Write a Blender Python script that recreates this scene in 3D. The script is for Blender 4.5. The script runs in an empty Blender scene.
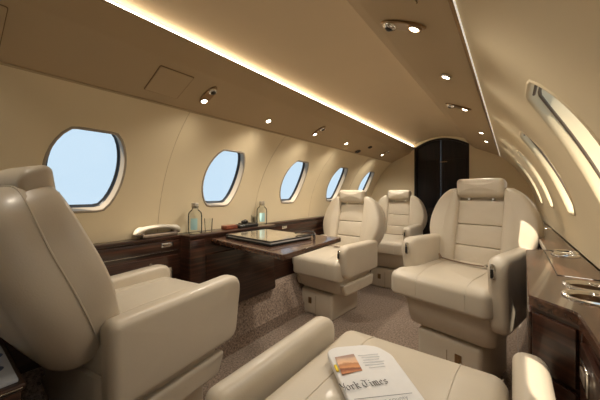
import bpy, bmesh, math, random
from mathutils import Vector, Matrix
random.seed(4)
PI = math.pi
LEDGE0 = 0.685
EYE = 0.9                      # eye height above the cabin floor
CX, CZ, CR = -0.61, 0.637, 0.812   # fuselage liner section: centre and radius
SC = bpy.context.scene
COL = SC.collection

# ------------------------------------------------------------------ materials
def _mat(name):
    m = bpy.data.materials.new(name); m.use_nodes = True
    nt = m.node_tree
    return m, nt, nt.nodes['Principled BSDF']

def simple(name, col, rough=0.5, metal=0.0, coat=0.0, spec=0.5, noise=0.0, nscale=40, bump=0.0, bscale=200, sheen=0.0):
    m, nt, b = _mat(name)
    b.inputs['Base Color'].default_value = (*col, 1)
    b.inputs['Roughness'].default_value = rough
    b.inputs['Metallic'].default_value = metal
    b.inputs['Coat Weight'].default_value = coat
    b.inputs['Coat Roughness'].default_value = 0.08
    b.inputs['Specular IOR Level'].default_value = spec
    b.inputs['Sheen Weight'].default_value = sheen
    if noise or bump:
        tc = nt.nodes.new('ShaderNodeTexCoord')
    if noise:
        n = nt.nodes.new('ShaderNodeTexNoise'); n.inputs['Scale'].default_value = nscale
        n.inputs['Detail'].default_value = 4
        r = nt.nodes.new('ShaderNodeValToRGB')
        r.color_ramp.elements[0].position = 0.3; r.color_ramp.elements[1].position = 0.7
        r.color_ramp.elements[0].color = (*[c * (1 - noise) for c in col], 1)
        r.color_ramp.elements[1].color = (*[min(1, c * (1 + noise)) for c in col], 1)
        nt.links.new(tc.outputs['Object'], n.inputs['Vector'])
        nt.links.new(n.outputs['Fac'], r.inputs['Fac'])
        nt.links.new(r.outputs['Color'], b.inputs['Base Color'])
    if bump:
        n2 = nt.nodes.new('ShaderNodeTexNoise'); n2.inputs['Scale'].default_value = bscale
        n2.inputs['Detail'].default_value = 3
        bp = nt.nodes.new('ShaderNodeBump'); bp.inputs['Strength'].default_value = bump
        bp.inputs['Distance'].default_value = 0.002
        nt.links.new(tc.outputs['Object'], n2.inputs['Vector'])
        nt.links.new(n2.outputs['Fac'], bp.inputs['Height'])
        nt.links.new(bp.outputs['Normal'], b.inputs['Normal'])
    return m

def wood(name, dark, mid, light, scale=(70, 2.5, 70), rough=0.22, coat=0.6):
    m, nt, b = _mat(name)
    tc = nt.nodes.new('ShaderNodeTexCoord'); mp = nt.nodes.new('ShaderNodeMapping')
    mp.inputs['Scale'].default_value = scale
    n = nt.nodes.new('ShaderNodeTexNoise'); n.inputs['Scale'].default_value = 1.0
    n.inputs['Detail'].default_value = 6; n.inputs['Distortion'].default_value = 0.35
    r = nt.nodes.new('ShaderNodeValToRGB')
    r.color_ramp.elements[0].position = 0.32; r.color_ramp.elements[0].color = (*dark, 1)
    r.color_ramp.elements[1].position = 0.72; r.color_ramp.elements[1].color = (*light, 1)
    e = r.color_ramp.elements.new(0.5); e.color = (*mid, 1)
    nt.links.new(tc.outputs['Object'], mp.inputs['Vector'])
    nt.links.new(mp.outputs['Vector'], n.inputs['Vector'])
    nt.links.new(n.outputs['Fac'], r.inputs['Fac'])
    nt.links.new(r.outputs['Color'], b.inputs['Base Color'])
    b.inputs['Roughness'].default_value = rough
    b.inputs['Coat Weight'].default_value = coat
    b.inputs['Coat Roughness'].default_value = 0.06
    return m

def carpet(name):
    m, nt, b = _mat(name)
    tc = nt.nodes.new('ShaderNodeTexCoord')
    n = nt.nodes.new('ShaderNodeTexNoise'); n.inputs['Scale'].default_value = 95; n.inputs['Detail'].default_value = 5
    n.inputs['Roughness'].default_value = 0.7
    r = nt.nodes.new('ShaderNodeValToRGB')
    r.color_ramp.elements[0].position = 0.36; r.color_ramp.elements[0].color = (0.12, 0.08, 0.055, 1)
    r.color_ramp.elements[1].position = 0.66; r.color_ramp.elements[1].color = (0.50, 0.375, 0.29, 1)
    bp = nt.nodes.new('ShaderNodeBump'); bp.inputs['Strength'].default_value = 0.6; bp.inputs['Distance'].default_value = 0.003
    nt.links.new(tc.outputs['Object'], n.inputs['Vector'])
    nt.links.new(n.outputs['Fac'], r.inputs['Fac'])
    nt.links.new(r.outputs['Color'], b.inputs['Base Color'])
    nt.links.new(n.outputs['Fac'], bp.inputs['Height'])
    nt.links.new(bp.outputs['Normal'], b.inputs['Normal'])
    b.inputs['Roughness'].default_value = 0.95
    b.inputs['Sheen Weight'].default_value = 0.3
    return m

def emit(name, col, s):
    m, nt, b = _mat(name)
    b.inputs['Base Color'].default_value = (0.9, 0.9, 0.9, 1)
    b.inputs['Emission Color'].default_value = (*col, 1)
    b.inputs['Emission Strength'].default_value = s
    return m

def glass(name, tint=(1, 1, 1), rough=0.0, mix=0.12):
    # thin pane: mostly clear with a mirror-like film
    m = bpy.data.materials.new(name); m.use_nodes = True; nt = m.node_tree
    for n in list(nt.nodes): nt.nodes.remove(n)
    o = nt.nodes.new('ShaderNodeOutputMaterial'); t = nt.nodes.new('ShaderNodeBsdfTransparent')
    g = nt.nodes.new('ShaderNodeBsdfGlossy'); mx = nt.nodes.new('ShaderNodeMixShader')
    lw = nt.nodes.new('ShaderNodeLayerWeight'); lw.inputs['Blend'].default_value = mix
    t.inputs['Color'].default_value = (*tint, 1); g.inputs['Roughness'].default_value = rough
    if mix > 0.05: nt.links.new(lw.outputs['Fresnel'], mx.inputs['Fac'])
    else: mx.inputs['Fac'].default_value = mix
    nt.links.new(t.outputs[0], mx.inputs[1]); nt.links.new(g.outputs[0], mx.inputs[2])
    nt.links.new(mx.outputs[0], o.inputs['Surface'])
    return m

M = {}
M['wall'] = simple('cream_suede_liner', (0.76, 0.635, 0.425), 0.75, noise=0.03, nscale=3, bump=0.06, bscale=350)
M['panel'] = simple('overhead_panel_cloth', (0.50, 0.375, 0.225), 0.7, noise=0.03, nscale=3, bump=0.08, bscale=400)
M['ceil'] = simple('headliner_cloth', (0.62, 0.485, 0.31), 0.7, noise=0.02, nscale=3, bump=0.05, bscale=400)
M['reveal'] = simple('window_surround_plastic', (0.36, 0.30, 0.23), 0.55)
M['gasket'] = simple('window_gasket_rubber', (0.015, 0.018, 0.025), 0.4)
M['leather'] = simple('cream_leather', (0.615, 0.535, 0.42), 0.38, noise=0.025, nscale=9, bump=0.12, bscale=260, coat=0.08)
M['leather_seam'] = simple('leather_seam', (0.36, 0.27, 0.17), 0.6)
M['carpet'] = carpet('brown_flecked_carpet')
M['wood'] = wood('dark_macassar_veneer', (0.012, 0.005, 0.003), (0.038, 0.014, 0.008), (0.085, 0.032, 0.017), (2, 2, 110), 0.28, 0.35)
M['woodtop'] = wood('gloss_brown_veneer', (0.030, 0.013, 0.008), (0.070, 0.031, 0.018), (0.145, 0.066, 0.036), (85, 2.5, 85), 0.27, 0.35)
M['doorwood'] = wood('near_black_door_veneer', (0.003, 0.0015, 0.001), (0.007, 0.0025, 0.0015), (0.013, 0.0045, 0.0025), (40, 40, 2.5), 0.7, 0.0)
M['chrome'] = simple('polished_chrome', (0.78, 0.76, 0.72), 0.16, 1.0)
M['well'] = simple('brown_tinted_metal_cup_lining', (0.22, 0.15, 0.10), 0.32, 1.0)
M['bronze'] = simple('brushed_bronze', (0.34, 0.23, 0.13), 0.3, 1.0)
M['dark'] = simple('black_plastic', (0.012, 0.011, 0.010), 0.35)
M['seamline'] = simple('panel_seam_shadow_gap', (0.20, 0.13, 0.06), 0.8)
M['clear'] = glass('window_clear_acrylic', mix=0.04)
M['bottleglass'] = glass('pale_aqua_glass', (0.965, 0.985, 0.975), 0.03, 0.14)
M['tumbler'] = glass('tumbler_glass', (0.985, 0.99, 0.985), 0.02, 0.15)
M['label'] = simple('aqua_bottle_label', (0.42, 0.66, 0.66), 0.5)
M['cork'] = simple('bottle_stopper', (0.42, 0.36, 0.28), 0.5)
M['belt'] = simple('brown_seat_belt_webbing', (0.16, 0.10, 0.06), 0.7)
M['paper'] = simple('newsprint', (0.80, 0.78, 0.76), 0.8, noise=0.02, nscale=60)
M['ink'] = simple('newspaper_ink', (0.035, 0.033, 0.035), 0.8)
M['inkgrey'] = simple('newspaper_small_text_ink', (0.36, 0.36, 0.38), 0.8)
M['yellow'] = simple('yellow_print', (0.85, 0.62, 0.04), 0.7)
M['phoneshell'] = simple('phone_cream_plastic', (0.62, 0.56, 0.46), 0.35)
M['phonegrey'] = simple('phone_taupe_plastic', (0.16, 0.12, 0.09), 0.35)
M['strip'] = emit('cove_led_strip', (1.0, 0.94, 0.80), 12)
M['strip2'] = emit('side_led_strip', (1.0, 0.93, 0.80), 0.55)
M['strip_dim'] = emit('cove_led_strip_dimmed', (1.0, 0.90, 0.72), 3)
M['lens'] = emit('reading_light_lens', (1.0, 0.90, 0.72), 14)
M['folderlight'] = simple('magazine_cover_tan', (0.34, 0.27, 0.18), 0.15, coat=0.8, noise=0.4, nscale=14)
M['white'] = simple('page_edges_white', (0.85, 0.84, 0.82), 0.6)
M['blue'] = simple('deep_blue_print', (0.015, 0.05, 0.16), 0.3, coat=0.5, noise=0.5, nscale=60)
M['magwhite'] = simple('magazine_cover_grey_white', (0.50, 0.52, 0.55), 0.3, coat=0.4)

# photo on the newspaper: orange dusk landscape
def photo_mat():
    m, nt, b = _mat('printed_orange_landscape')
    tc = nt.nodes.new('ShaderNodeTexCoord'); mp = nt.nodes.new('ShaderNodeMapping')
    n = nt.nodes.new('ShaderNodeTexNoise'); n.inputs['Scale'].default_value = 60
    sx = nt.nodes.new('ShaderNodeSeparateXYZ'); ma = nt.nodes.new('ShaderNodeMath'); ma.operation = 'MULTIPLY_ADD'
    ma.inputs[1].default_value = 15.9; ma.inputs[2].default_value = 1.43
    m2 = nt.nodes.new('ShaderNodeMath'); m2.operation = 'MULTIPLY_ADD'; m2.inputs[1].default_value = 0.25
    r = nt.nodes.new('ShaderNodeValToRGB')
    el = r.color_ramp.elements
    el[0].position = 0.0; el[0].color = (0.50, 0.22, 0.10, 1)
    el[1].position = 1.0; el[1].color = (0.42, 0.27, 0.22, 1)
    for p, c in ((0.16, (0.62, 0.25, 0.10)), (0.30, (0.22, 0.06, 0.03)), (0.40, (0.72, 0.32, 0.12)), (0.60, (0.50, 0.22, 0.10)), (0.66, (0.85, 0.52, 0.30)), (0.85, (0.72, 0.48, 0.32))):
        e = el.new(p); e.color = (*c, 1)
    nt.links.new(tc.outputs['Object'], n.inputs['Vector']); nt.links.new(tc.outputs['Object'], sx.inputs[0])
    nt.links.new(sx.outputs['Y'], ma.inputs[0]); nt.links.new(n.outputs['Fac'], m2.inputs[0])
    nt.links.new(ma.outputs[0], m2.inputs[2]); nt.links.new(m2.outputs[0], r.inputs['Fac'])
    nt.links.new(r.outputs['Color'], b.inputs['Base Color']); b.inputs['Roughness'].default_value = 0.6
    return m
M['photo'] = photo_mat()

# ------------------------------------------------------------------ mesh tools
def obj(name, bm, mats, parent=None, sharp=38, smooth=True):
    if not isinstance(mats, (list, tuple)): mats = [mats]
    me = bpy.data.meshes.new(name)
    bmesh.ops.recalc_face_normals(bm, faces=bm.faces[:])
    bm.to_mesh(me); bm.free()
    for m in mats: me.materials.append(m)
    if smooth:
        me.shade_smooth()
        me.set_sharp_from_angle(angle=math.radians(sharp))
    o = bpy.data.objects.new(name, me); COL.objects.link(o)
    if parent is not None: o.parent = parent
    return o

def thing(name, label, cat, loc=(0, 0, 0), rz=0.0, group=None):
    o = bpy.data.objects.new(name, None); COL.objects.link(o)
    o.empty_display_size = 0.05
    o.location = loc; o.rotation_euler = (0, 0, rz)
    o['label'] = label; o['category'] = cat
    if group: o['group'] = group
    return o

def tag(o, label, cat, group=None):
    o['label'] = label; o['category'] = cat
    if group: o['group'] = group
    return o

def struct(o):
    o['kind'] = 'structure'; return o

def dup(root, loc=None, rz=None, label=None, group=None, rot=None):
    r = root.copy(); COL.objects.link(r)
    if loc is not None: r.location = loc
    if rz is not None: r.rotation_euler = (0, 0, rz)
    if rot is not None: r.rotation_euler = rot
    if label: r['label'] = label
    if group: r['group'] = group
    for ch in list(root.children):
        c = ch.copy(); COL.objects.link(c); c.parent = r
        for g in list(ch.children):
            d = g.copy(); COL.objects.link(d); d.parent = c
    return r

ID = Matrix.Identity(4)
def rbox(bm, c, size, r=0.0, seg=3, mat=ID, mi=0):
    t = bmesh.new(); bmesh.ops.create_cube(t, size=1)
    for v in t.verts: v.co = Vector((v.co.x * size[0], v.co.y * size[1], v.co.z * size[2]))
    if r > 0:
        bmesh.ops.bevel(t, geom=t.edges[:], offset=min(r, min(size) * 0.49), segments=seg, profile=0.5, affect='EDGES')
    for v in t.verts: v.co = mat @ (v.co + Vector(c))
    merge(bm, t, mi)

def merge(bm, t, mi=None):
    mp = {}
    for v in t.verts: mp[v] = bm.verts.new(v.co)
    for f in t.faces:
        try:
            nf = bm.faces.new([mp[v] for v in f.verts])
            nf.material_index = f.material_index if mi is None else mi
        except ValueError: pass
    t.free()

def loops(bm, rings, closed=True, cap0=True, cap1=True, mi=0):
    vs = [[bm.verts.new(p) for p in r] for r in rings]
    n = len(rings[0])
    for a, b in zip(vs[:-1], vs[1:]):
        for i in range(n if closed else n - 1):
            j = (i + 1) % n
            f = bm.faces.new((a[i], a[j], b[j], b[i])); f.material_index = mi
    if closed and cap0: bm.faces.new(vs[0][::-1]).material_index = mi
    if closed and cap1: bm.faces.new(vs[-1]).material_index = mi
    return vs

def inset_poly(pts, d):
    n = len(pts); out = []
    area = sum(pts[i][0] * pts[(i + 1) % n][1] - pts[(i + 1) % n][0] * pts[i][1] for i in range(n))
    s = 1 if area > 0 else -1
    for i in range(n):
        p0, p1, p2 = Vector(pts[i - 1]), Vector(pts[i]), Vector(pts[(i + 1) % n])
        e1 = (p1 - p0); e2 = (p2 - p1)
        if e1.length < 1e-9 or e2.length < 1e-9: out.append(tuple(p1)); continue
        e1.normalize(); e2.normalize()
        nn = Vector((-(e1.y + e2.y), e1.x + e2.x)) * s
        if nn.length < 1e-6: nn = Vector((-e1.y, e1.x)) * s
        nn.normalize()
        cosh = max(0.5, nn.dot(Vector((-e1.y, e1.x)) * s))
        out.append(tuple(p1 + nn * (d / cosh)))
    return out

def rounded_poly(pts, r, seg=6):
    # pts: corners; r: radius or list
    n = len(pts); out = []
    for i in range(n):
        rr = r[i] if isinstance(r, (list, tuple)) else r
        p0, p1, p2 = Vector(pts[i - 1]), Vector(pts[i]), Vector(pts[(i + 1) % n])
        a = (p0 - p1); b = (p2 - p1); la, lb = a.length, b.length; a.normalize(); b.normalize()
        t = min(rr, la * 0.49, lb * 0.49)
        q0, q2 = p1 + a * t, p1 + b * t
        for k in range(seg + 1):
            u = k / seg
            out.append(tuple((1 - u) ** 2 * q0 + 2 * u * (1 - u) * p1 + u * u * q2))
    return out

def pad(bm, outline, thick, r, crown=0.0, fmap=None, back_r=None, mi=0, nseg=5, crown_back=0.0):
    """rounded cushion slab: outline in (a,b), height c from 0 to thick, mapped by fmap(a,b,c)"""
    if fmap is None: fmap = lambda a, b, c: (a, b, c)
    if back_r is None: back_r = r * 0.5
    cx = sum(p[0] for p in outline) / len(outline); cy = sum(p[1] for p in outline) / len(outline)
    rings = []
    basep = inset_poly(outline, back_r)
    for f in (0.25, 0.6, 0.9):
        rings.append([(cx + (p[0] - cx) * f, cy + (p[1] - cy) * f, -crown_back * (1 - f * f)) for p in basep])
    for k in range(nseg + 1):
        a = k / nseg * PI / 2
        ins = back_r * (1 - math.sin(a)); h = back_r * (1 - math.cos(a))
        rings.append([(p[0], p[1], h) for p in inset_poly(outline, ins)])
    for k in range(nseg + 1):
        a = k / nseg * PI / 2
        ins = r * (1 - math.cos(a)); h = thick - r + r * math.sin(a)
        rings.append([(p[0], p[1], h) for p in inset_poly(outline, ins)])
    top = inset_poly(outline, r)
    for f in (0.92, 0.75, 0.55, 0.35, 0.15):
        rings.append([(cx + (p[0] - cx) * f, cy + (p[1] - cy) * f, thick + crown * (1 - f * f)) for p in top])
    rings = [[fmap(*p) for p in r_] for r_ in rings]
    loops(bm, rings, mi=mi)

def tube(bm, pts, rad, n=8, mi=0, closed=False):
    pts = [Vector(p) for p in pts]; rings = []
    m = len(pts)
    up = Vector((0, 0, 1))
    for i, p in enumerate(pts):
        if closed: d = pts[(i + 1) % m] - pts[i - 1]
        else: d = pts[min(i + 1, m - 1)] - pts[max(i - 1, 0)]
        d.normalize()
        u = up if abs(d.dot(up)) < 0.95 else Vector((1, 0, 0))
        a = d.cross(u).normalized(); b = d.cross(a).normalized()
        rings.append([tuple(p + (a * math.cos(t) + b * math.sin(t)) * rad) for t in [2 * PI * k / n for k in range(n)]])
    if closed:
        rings.append(rings[0]); loops(bm, rings, cap0=False, cap1=False, mi=mi)
        bmesh.ops.remove_doubles(bm, verts=bm.verts[:], dist=1e-6)
    else: loops(bm, rings, mi=mi)

def lathe(bm, prof, c=(0, 0, 0), n=28, mi=0, mat=ID, cap0=True, cap1=True):
    rings = [[tuple(mat @ Vector((c[0] + r * math.cos(2 * PI * k / n), c[1] + r * math.sin(2 * PI * k / n), c[2] + z))) for k in range(n)] for r, z in prof]
    loops(bm, rings, mi=mi, cap0=cap0, cap1=cap1)

def prism(bm, poly, z0, z1, r=0.004, mi=0):
    """vertical extrusion of a plan polygon with softened edges"""
    rings = [[(p[0], p[1], z0) for p in poly]]
    rings.append([(p[0], p[1], z1 - r) for p in poly])
    q = inset_poly(poly, r * 0.3); rings.append([(p[0], p[1], z1 - r * 0.3) for p in q])
    q = inset_poly(poly, r); rings.append([(p[0], p[1], z1) for p in q])
    loops(bm, rings, mi=mi)

# ------------------------------------------------------------------ the cabin shell
Y0, Y1 = -1.30, 3.35
TH_LO = math.asin((0.685 - CZ) / CR)          # ledge height
TH_HI = math.radians(50.1)                     # shoulder
WIN_TH, WIN_DTH = math.radians(25.6), math.radians(12.0)
WIN_HW = 0.128

def surf(side, y, th, out=0.0):
    r = CR + out
    return (CX + side * r * math.cos(th), y, CZ + r * math.sin(th))

def win_outline(n=12, grow=0.0):
    """(dy, dth) of the barrel-shaped opening, bulging sides and flat top and bottom"""
    hw = WIN_HW + grow; hd = WIN_DTH + grow / CR
    zr = hd / 0.83
    pts = []
    def side_x(t): return hw * math.sqrt(1 - (t / zr) ** 2)
    for k in range(n + 1):                      # right side, bottom to top
        t = -hd + 2 * hd * k / n
        pts.append((side_x(t), t))
    for k in range(1, 6): pts.append((side_x(hd) * (1 - 2 * k / 6), hd))
    for k in range(n + 1):
        t = hd - 2 * hd * k / n
        pts.append((-side_x(t), t))
    for k in range(1, 6): pts.append((-side_x(hd) * (1 - 2 * k / 6), -hd))
    # soften the four corners
    out = pts
    for _ in range(1):
        m = len(out)
        out = [((out[i - 1][0] + 4 * out[i][0] + out[(i + 1) % m][0]) / 6, (out[i - 1][1] + 4 * out[i][1] + out[(i + 1) % m][1]) / 6) for i in range(m)]
    return out

def rect_ring(outline, hy, t0, t1, tc):
    """push every outline point out along its ray to the cell rectangle"""
    out = []
    for dy, dt in outline:
        dt_s = dt * CR
        cand = []
        if dy > 1e-9: cand.append(hy / dy)
        if dy < -1e-9: cand.append(-hy / dy)
        if dt > 1e-9: cand.append((t1 - tc) / dt)
        if dt < -1e-9: cand.append((t0 - tc) / dt)
        k = min(cand); out.append((dy * k, dt * k))
    return out

def side_wall(name, side, centers):
    bm = bmesh.new()
    hy = 0.17
    ys = sorted(centers)
    segs = []; y = Y0
    for c in ys:
        segs.append(('plain', y, c - hy)); segs.append(('win', c - hy, c + hy)); y = c + hy
    segs.append(('plain', y, Y1))
    tA, tB = WIN_TH - math.radians(15.5), WIN_TH + math.radians(15.5)
    inn = win_outline(grow=0.006); outr = rect_ring(inn, hy, tA, tB, WIN_TH)
    for (sy, tt) in ((hy, tA), (hy, tB), (-hy, tA), (-hy, tB)):
        k = min(range(len(outr)), key=lambda q: (outr[q][0] - sy) ** 2 + ((outr[q][1] + WIN_TH - tt) * CR) ** 2)
        outr[k] = (sy, tt - WIN_TH)
    rows = [TH_LO + (tA - TH_LO) * j / 4 for j in range(4)] + [tA] + [tB + (TH_HI - tB) * j / 4 for j in range(5)]
    rows += [o[1] + WIN_TH for o in outr if abs(abs(o[0]) - hy) < 1e-6]
    rows = sorted(rows); rows = [r for i, r in enumerate(rows) if i == 0 or r - rows[i - 1] > 1e-5]
    NT = len(rows) - 1
    for kind, a, b in segs:
        if kind == 'plain':
            if b - a < 1e-4: continue
            NY = 3
            g = [[bm.verts.new(surf(side, a + (b - a) * i / NY, rows[j])) for j in range(NT + 1)] for i in range(NY + 1)]
            for i in range(NY):
                for j in range(NT): bm.faces.new((g[i][j], g[i + 1][j], g[i + 1][j + 1], g[i][j + 1]))
        else:
            c = (a + b) / 2
            for (u0, u1, m) in ((TH_LO, tA, 4), (tB, TH_HI, 4)):
                g = [[bm.verts.new(surf(side, a + (b - a) * i / 2, u0 + (u1 - u0) * j / m)) for j in range(m + 1)] for i in range(3)]
                for i in range(2):
                    for j in range(m): bm.faces.new((g[i][j], g[i + 1][j], g[i + 1][j + 1], g[i][j + 1]))
            prev = None
            for f in (1.0, 0.66, 0.33, 0.0):
                ring = [bm.verts.new(surf(side, c + o[0] * f + i_[0] * (1 - f), WIN_TH + o[1] * f + i_[1] * (1 - f))) for o, i_ in zip(outr, inn)]
                if prev:
                    n = len(ring)
                    for i in range(n): bm.faces.new((prev[i], prev[(i + 1) % n], ring[(i + 1) % n], ring[i]))
                prev = ring
    bmesh.ops.remove_doubles(bm, verts=bm.verts[:], dist=0.0005)
    return struct(obj(name, bm, M['wall'], sharp=60))

LEFT_C = [-0.925, -0.265, 0.395, 1.057, 1.717, 2.375, 3.03]
RIGHT_C = [-1.04, -0.42, 0.20, 0.83, 1.43, 2.04, 2.66]
side_wall('wall_left', -1, LEFT_C)
side_wall('wall_right', 1, RIGHT_C)

def window(idx, side, c, shade_drop=0.0):
    # top-level structure: surround with pane, gasket
    bm = bmesh.new()
    base = win_outline()
    if side > 0: steps_ = [(0.0095, -0.0002), (0.008, -0.0022), (0.004, -0.003), (0.0, -0.001), (-0.003, 0.007), (-0.005, 0.019)]
    steps = [(0.0095, -0.0002), (0.008, -0.0022), (0.004, -0.003), (0.0, -0.001), (-0.003, 0.012), (-0.005, 0.034)]
    rings = []
    for g, out in (steps_ if side > 0 else steps):
        o2 = win_outline(grow=g)
        rings.append([surf(side, c + p[0], WIN_TH + p[1], out) for p in o2])
    loops(bm, rings, cap0=False, cap1=False)
    w = struct(obj('window_%d' % idx, bm, M['reveal'] if side < 0 else M['wall'], sharp=50))
    RW = side > 0
    prof = ((-0.005, 0.030), (-0.0065, 0.036), (-0.0135, 0.040), (-0.0135, 0.046))
    if RW: prof = ((-0.005, 0.018), (-0.0075, 0.019), (-0.0085, 0.022), (-0.0085, 0.024))
    bm = bmesh.new()
    rings = []
    for g, out in prof:
        rings.append([surf(side, c + p[0], WIN_TH + p[1], out) for p in win_outline(grow=g)])
    loops(bm, rings, cap0=False, cap1=False)
    obj('gasket', bm, M['gasket'] if not RW else M['phonegrey'], w, sharp=50)
    if RW:
        bm = bmesh.new()
        loops(bm, [[surf(side, c + p[0], WIN_TH + p[1], o_) for p in win_outline(grow=g)] for g, o_ in ((-0.008, 0.023), (-0.009, 0.036), (-0.010, 0.050))], cap0=False, cap1=False)
        obj('outer_reveal', bm, M['wall'], w, sharp=50)
    bm = bmesh.new()
    rings = []
    o2 = win_outline(grow=-0.008)
    for f in (1.0, 0.6, 0.25):
        rings.append([surf(side, c + p[0] * f, WIN_TH + p[1] * f, 0.048 if RW else 0.044) for p in o2])
    loops(bm, rings, cap0=False, cap1=True)
    obj('window_pane', bm, M['clear'], w)
    # rolled shade tucked under the top lip
    bm = bmesh.new()
    tt = WIN_TH + WIN_DTH - 0.003
    hw = WIN_HW * (0.56 if side < 0 else 0.45)
    rings = []
    for y in (-hw, -hw + 0.004, hw - 0.004, hw):
        rr = (0.0045 if side < 0 else 0.0025) if abs(y) < hw - 0.001 else 0.0015
        ctr = Vector(surf(side, c + y, tt, 0.010))
        rings.append([tuple(ctr + Vector((math.cos(a) * rr * 1.8, 0, math.sin(a) * rr))) for a in [2 * PI * k / 10 for k in range(10)]])
    loops(bm, rings)
    obj('shade_roller', bm, M['belt'], w)
    return w
k = 1
for c in LEFT_C: window(k, -1, c); k += 1
for c in RIGHT_C: window(k, 1, c); k += 1

def strip_profile(name, pts, mat, kind='structure', y0=Y0, y1=Y1, ny=12):
    bm = bmesh.new()
    rings = [[(p[0], y0 + (y1 - y0) * i / ny, p[1]) for p in pts] for i in range(ny + 1)]
    loops(bm, rings, closed=False)
    o = obj(name, bm, mat, sharp=30)
    if kind: o['kind'] = kind
    return o

# overhead side panels: from the shoulder seam up to the lip beside the centre panel
zE = 1.409
def mx(x): return 2 * CX - x
SH_X, SH_Z = CX - CR * math.cos(TH_HI), CZ + CR * math.sin(TH_HI)
left_prof = [(SH_X - 0.012, SH_Z + 0.022), (SH_X + 0.001, SH_Z), (-1.06, 1.398), (-0.985, 1.4385), (-0.91, 1.378 + 0.0), (-0.872, 1.409)]
# keep it a clean, slightly crowned panel
left_prof = [(SH_X - 0.004, SH_Z - 0.004), (-1.128, 1.262), (-1.06, 1.2935), (-0.995, 1.3230), (-0.936, 1.3495), (-0.926, 1.356), (-0.872, 1.409), (-0.873, 1.418), (-0.885, 1.420), (-0.915, 1.4205)]
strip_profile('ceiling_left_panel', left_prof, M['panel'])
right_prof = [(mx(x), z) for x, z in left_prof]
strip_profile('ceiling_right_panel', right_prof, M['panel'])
for sd, nm in ((-1, 'wall_left_lower'), (1, 'wall_right_lower')):
    xx = CX + sd * CR * math.cos(TH_LO)
    strip_profile(nm, [(xx, LEDGE0 + 0.002), (xx + sd * 0.02, 0.66), (xx + sd * 0.02, 0.45), (CX + sd * 0.75, 0.298)], M['wall'])
# raised centre panel, gently arched
cpts = []
for i in range(17):
    u = -1 + 2 * i / 16
    cpts.append((CX + u * 0.29, 1.435 + 0.075 * (1 - u * u)))
cpts = [(CX - 0.30, 1.420)] + cpts + [(CX + 0.30, 1.420)]
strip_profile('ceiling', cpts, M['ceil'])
# floor, kick panels
bm = bmesh.new(); rbox(bm, ((-1.25 + 0.03) / 2, (Y0 + Y1) / 2, -0.02), (1.22 + 0.06, Y1 - Y0, 0.04))
struct(obj('floor', bm, M['carpet'], smooth=False))
strip_profile('wall_left_kick_panel', [(-1.25, -0.01), (-1.252, 0.075), (-1.262, 0.085), (-1.318, 0.232), (-1.36, 0.28)], M['carpet'])
strip_profile('wall_right_kick_panel', [(mx(-1.25), -0.01), (mx(-1.252), 0.075), (mx(-1.262), 0.085), (mx(-1.318), 0.262), (mx(-1.36), 0.298)], M['carpet'])

# end bulkheads (cream), forward one with an arched doorway holding the dark folding door
def bulkhead(name, y, t, hole=None):
    bm = bmesh.new()
    def top(x):
        u = (x - CX)
        a = abs(u)
        if a <= 0.29: return 1.435 + 0.075 * (1 - (u / 0.29) ** 2) + 0.004
        if a <= 0.52: return 1.42 - (a - 0.29) * 0.62
        return CZ + math.sqrt(max(0, (CR + 0.01) ** 2 - a * a))
    xs = [CX - 0.81 + 1.62 * i / 80 for i in range(81)]
    if hole: xs = sorted(set([x for x in xs] + [hole[0], hole[1]]))
    for a, b in zip(xs[:-1], xs[1:]):
        m = (a + b) / 2
        lo_a = lo_b = 0.0
        if hole and hole[0] < m < hole[1]: lo_a, lo_b = hole[2](a), hole[2](b)
        ta, tb = max(top(a), lo_a + 0.002), max(top(b), lo_b + 0.002)
        f = [(a, y, lo_a), (b, y, lo_b), (b, y, tb), (a, y, ta)]
        g = [(p[0], y + t, p[2]) for p in f]
        loops(bm, [f, g])
    bmesh.ops.remove_doubles(bm, verts=bm.verts[:], dist=1e-5)
    return struct(obj(name, bm, M['wall'], smooth=False))
DX0, DX1 = -0.878, -0.342
def door_top(x): return 1.405 + 0.085 * (1 - ((x - CX) / 0.268) ** 2)
bulkhead('wall_front', Y1, 0.05, (DX0, DX1, door_top))
bulkhead('wall_back', Y0 - 0.05, 0.05)
bm = bmesh.new()
n = 16
for (a0, a1, yy) in ((DX0 + 0.001, CX - 0.002, Y1 + 0.020), (CX + 0.002, DX1 - 0.001, Y1 + 0.020)):
    pl = [(a0, 0.0), (a1, 0.0)] + [(a1 + (a0 - a1) * i / n, door_top(a1 + (a0 - a1) * i / n) - 0.002) for i in range(n + 1)]
    loops(bm, [[(p[0], yy, p[1]) for p in pl], [(p[0], yy + 0.02, p[1]) for p in pl]])
    # framed panels
    for (z0, z1) in ((0.12, 0.66), (0.74, 1.26)):
        rbox(bm, ((a0 + a1) / 2, yy - 0.003, (z0 + z1) / 2), (abs(a1 - a0) - 0.07, 0.008, z1 - z0), 0.003, 2)
door = struct(obj('door_1', bm, M['doorwood'], sharp=30))
bm = bmesh.new()
fr = [(DX0, 0.0)] + [(DX0 + (DX1 - DX0) * i / 20, door_top(DX0 + (DX1 - DX0) * i / 20)) for i in range(21)] + [(DX1, 0.0)]
for i in range(len(fr) - 1):
    a, b = fr[i], fr[i + 1]
    def ins(p, d):
        return (CX + (p[0] - CX) * (1 - d / 0.27), p[1] - (d if p[1] > 0.1 else 0))
    loops(bm, [[(a[0], Y1 - 0.006, a[1]), (a[0], Y1 + 0.018, a[1]), (ins(a, .018)[0], Y1 + 0.018, ins(a, .018)[1]), (ins(a, .018)[0], Y1 - 0.006, ins(a, .018)[1])],
               [(b[0], Y1 - 0.006, b[1]), (b[0], Y1 + 0.018, b[1]), (ins(b, .018)[0], Y1 + 0.018, ins(b, .018)[1]), (ins(b, .018)[0], Y1 - 0.006, ins(b, .018)[1])]])
obj('door_frame', bm, M['doorwood'], door, sharp=30)
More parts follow.
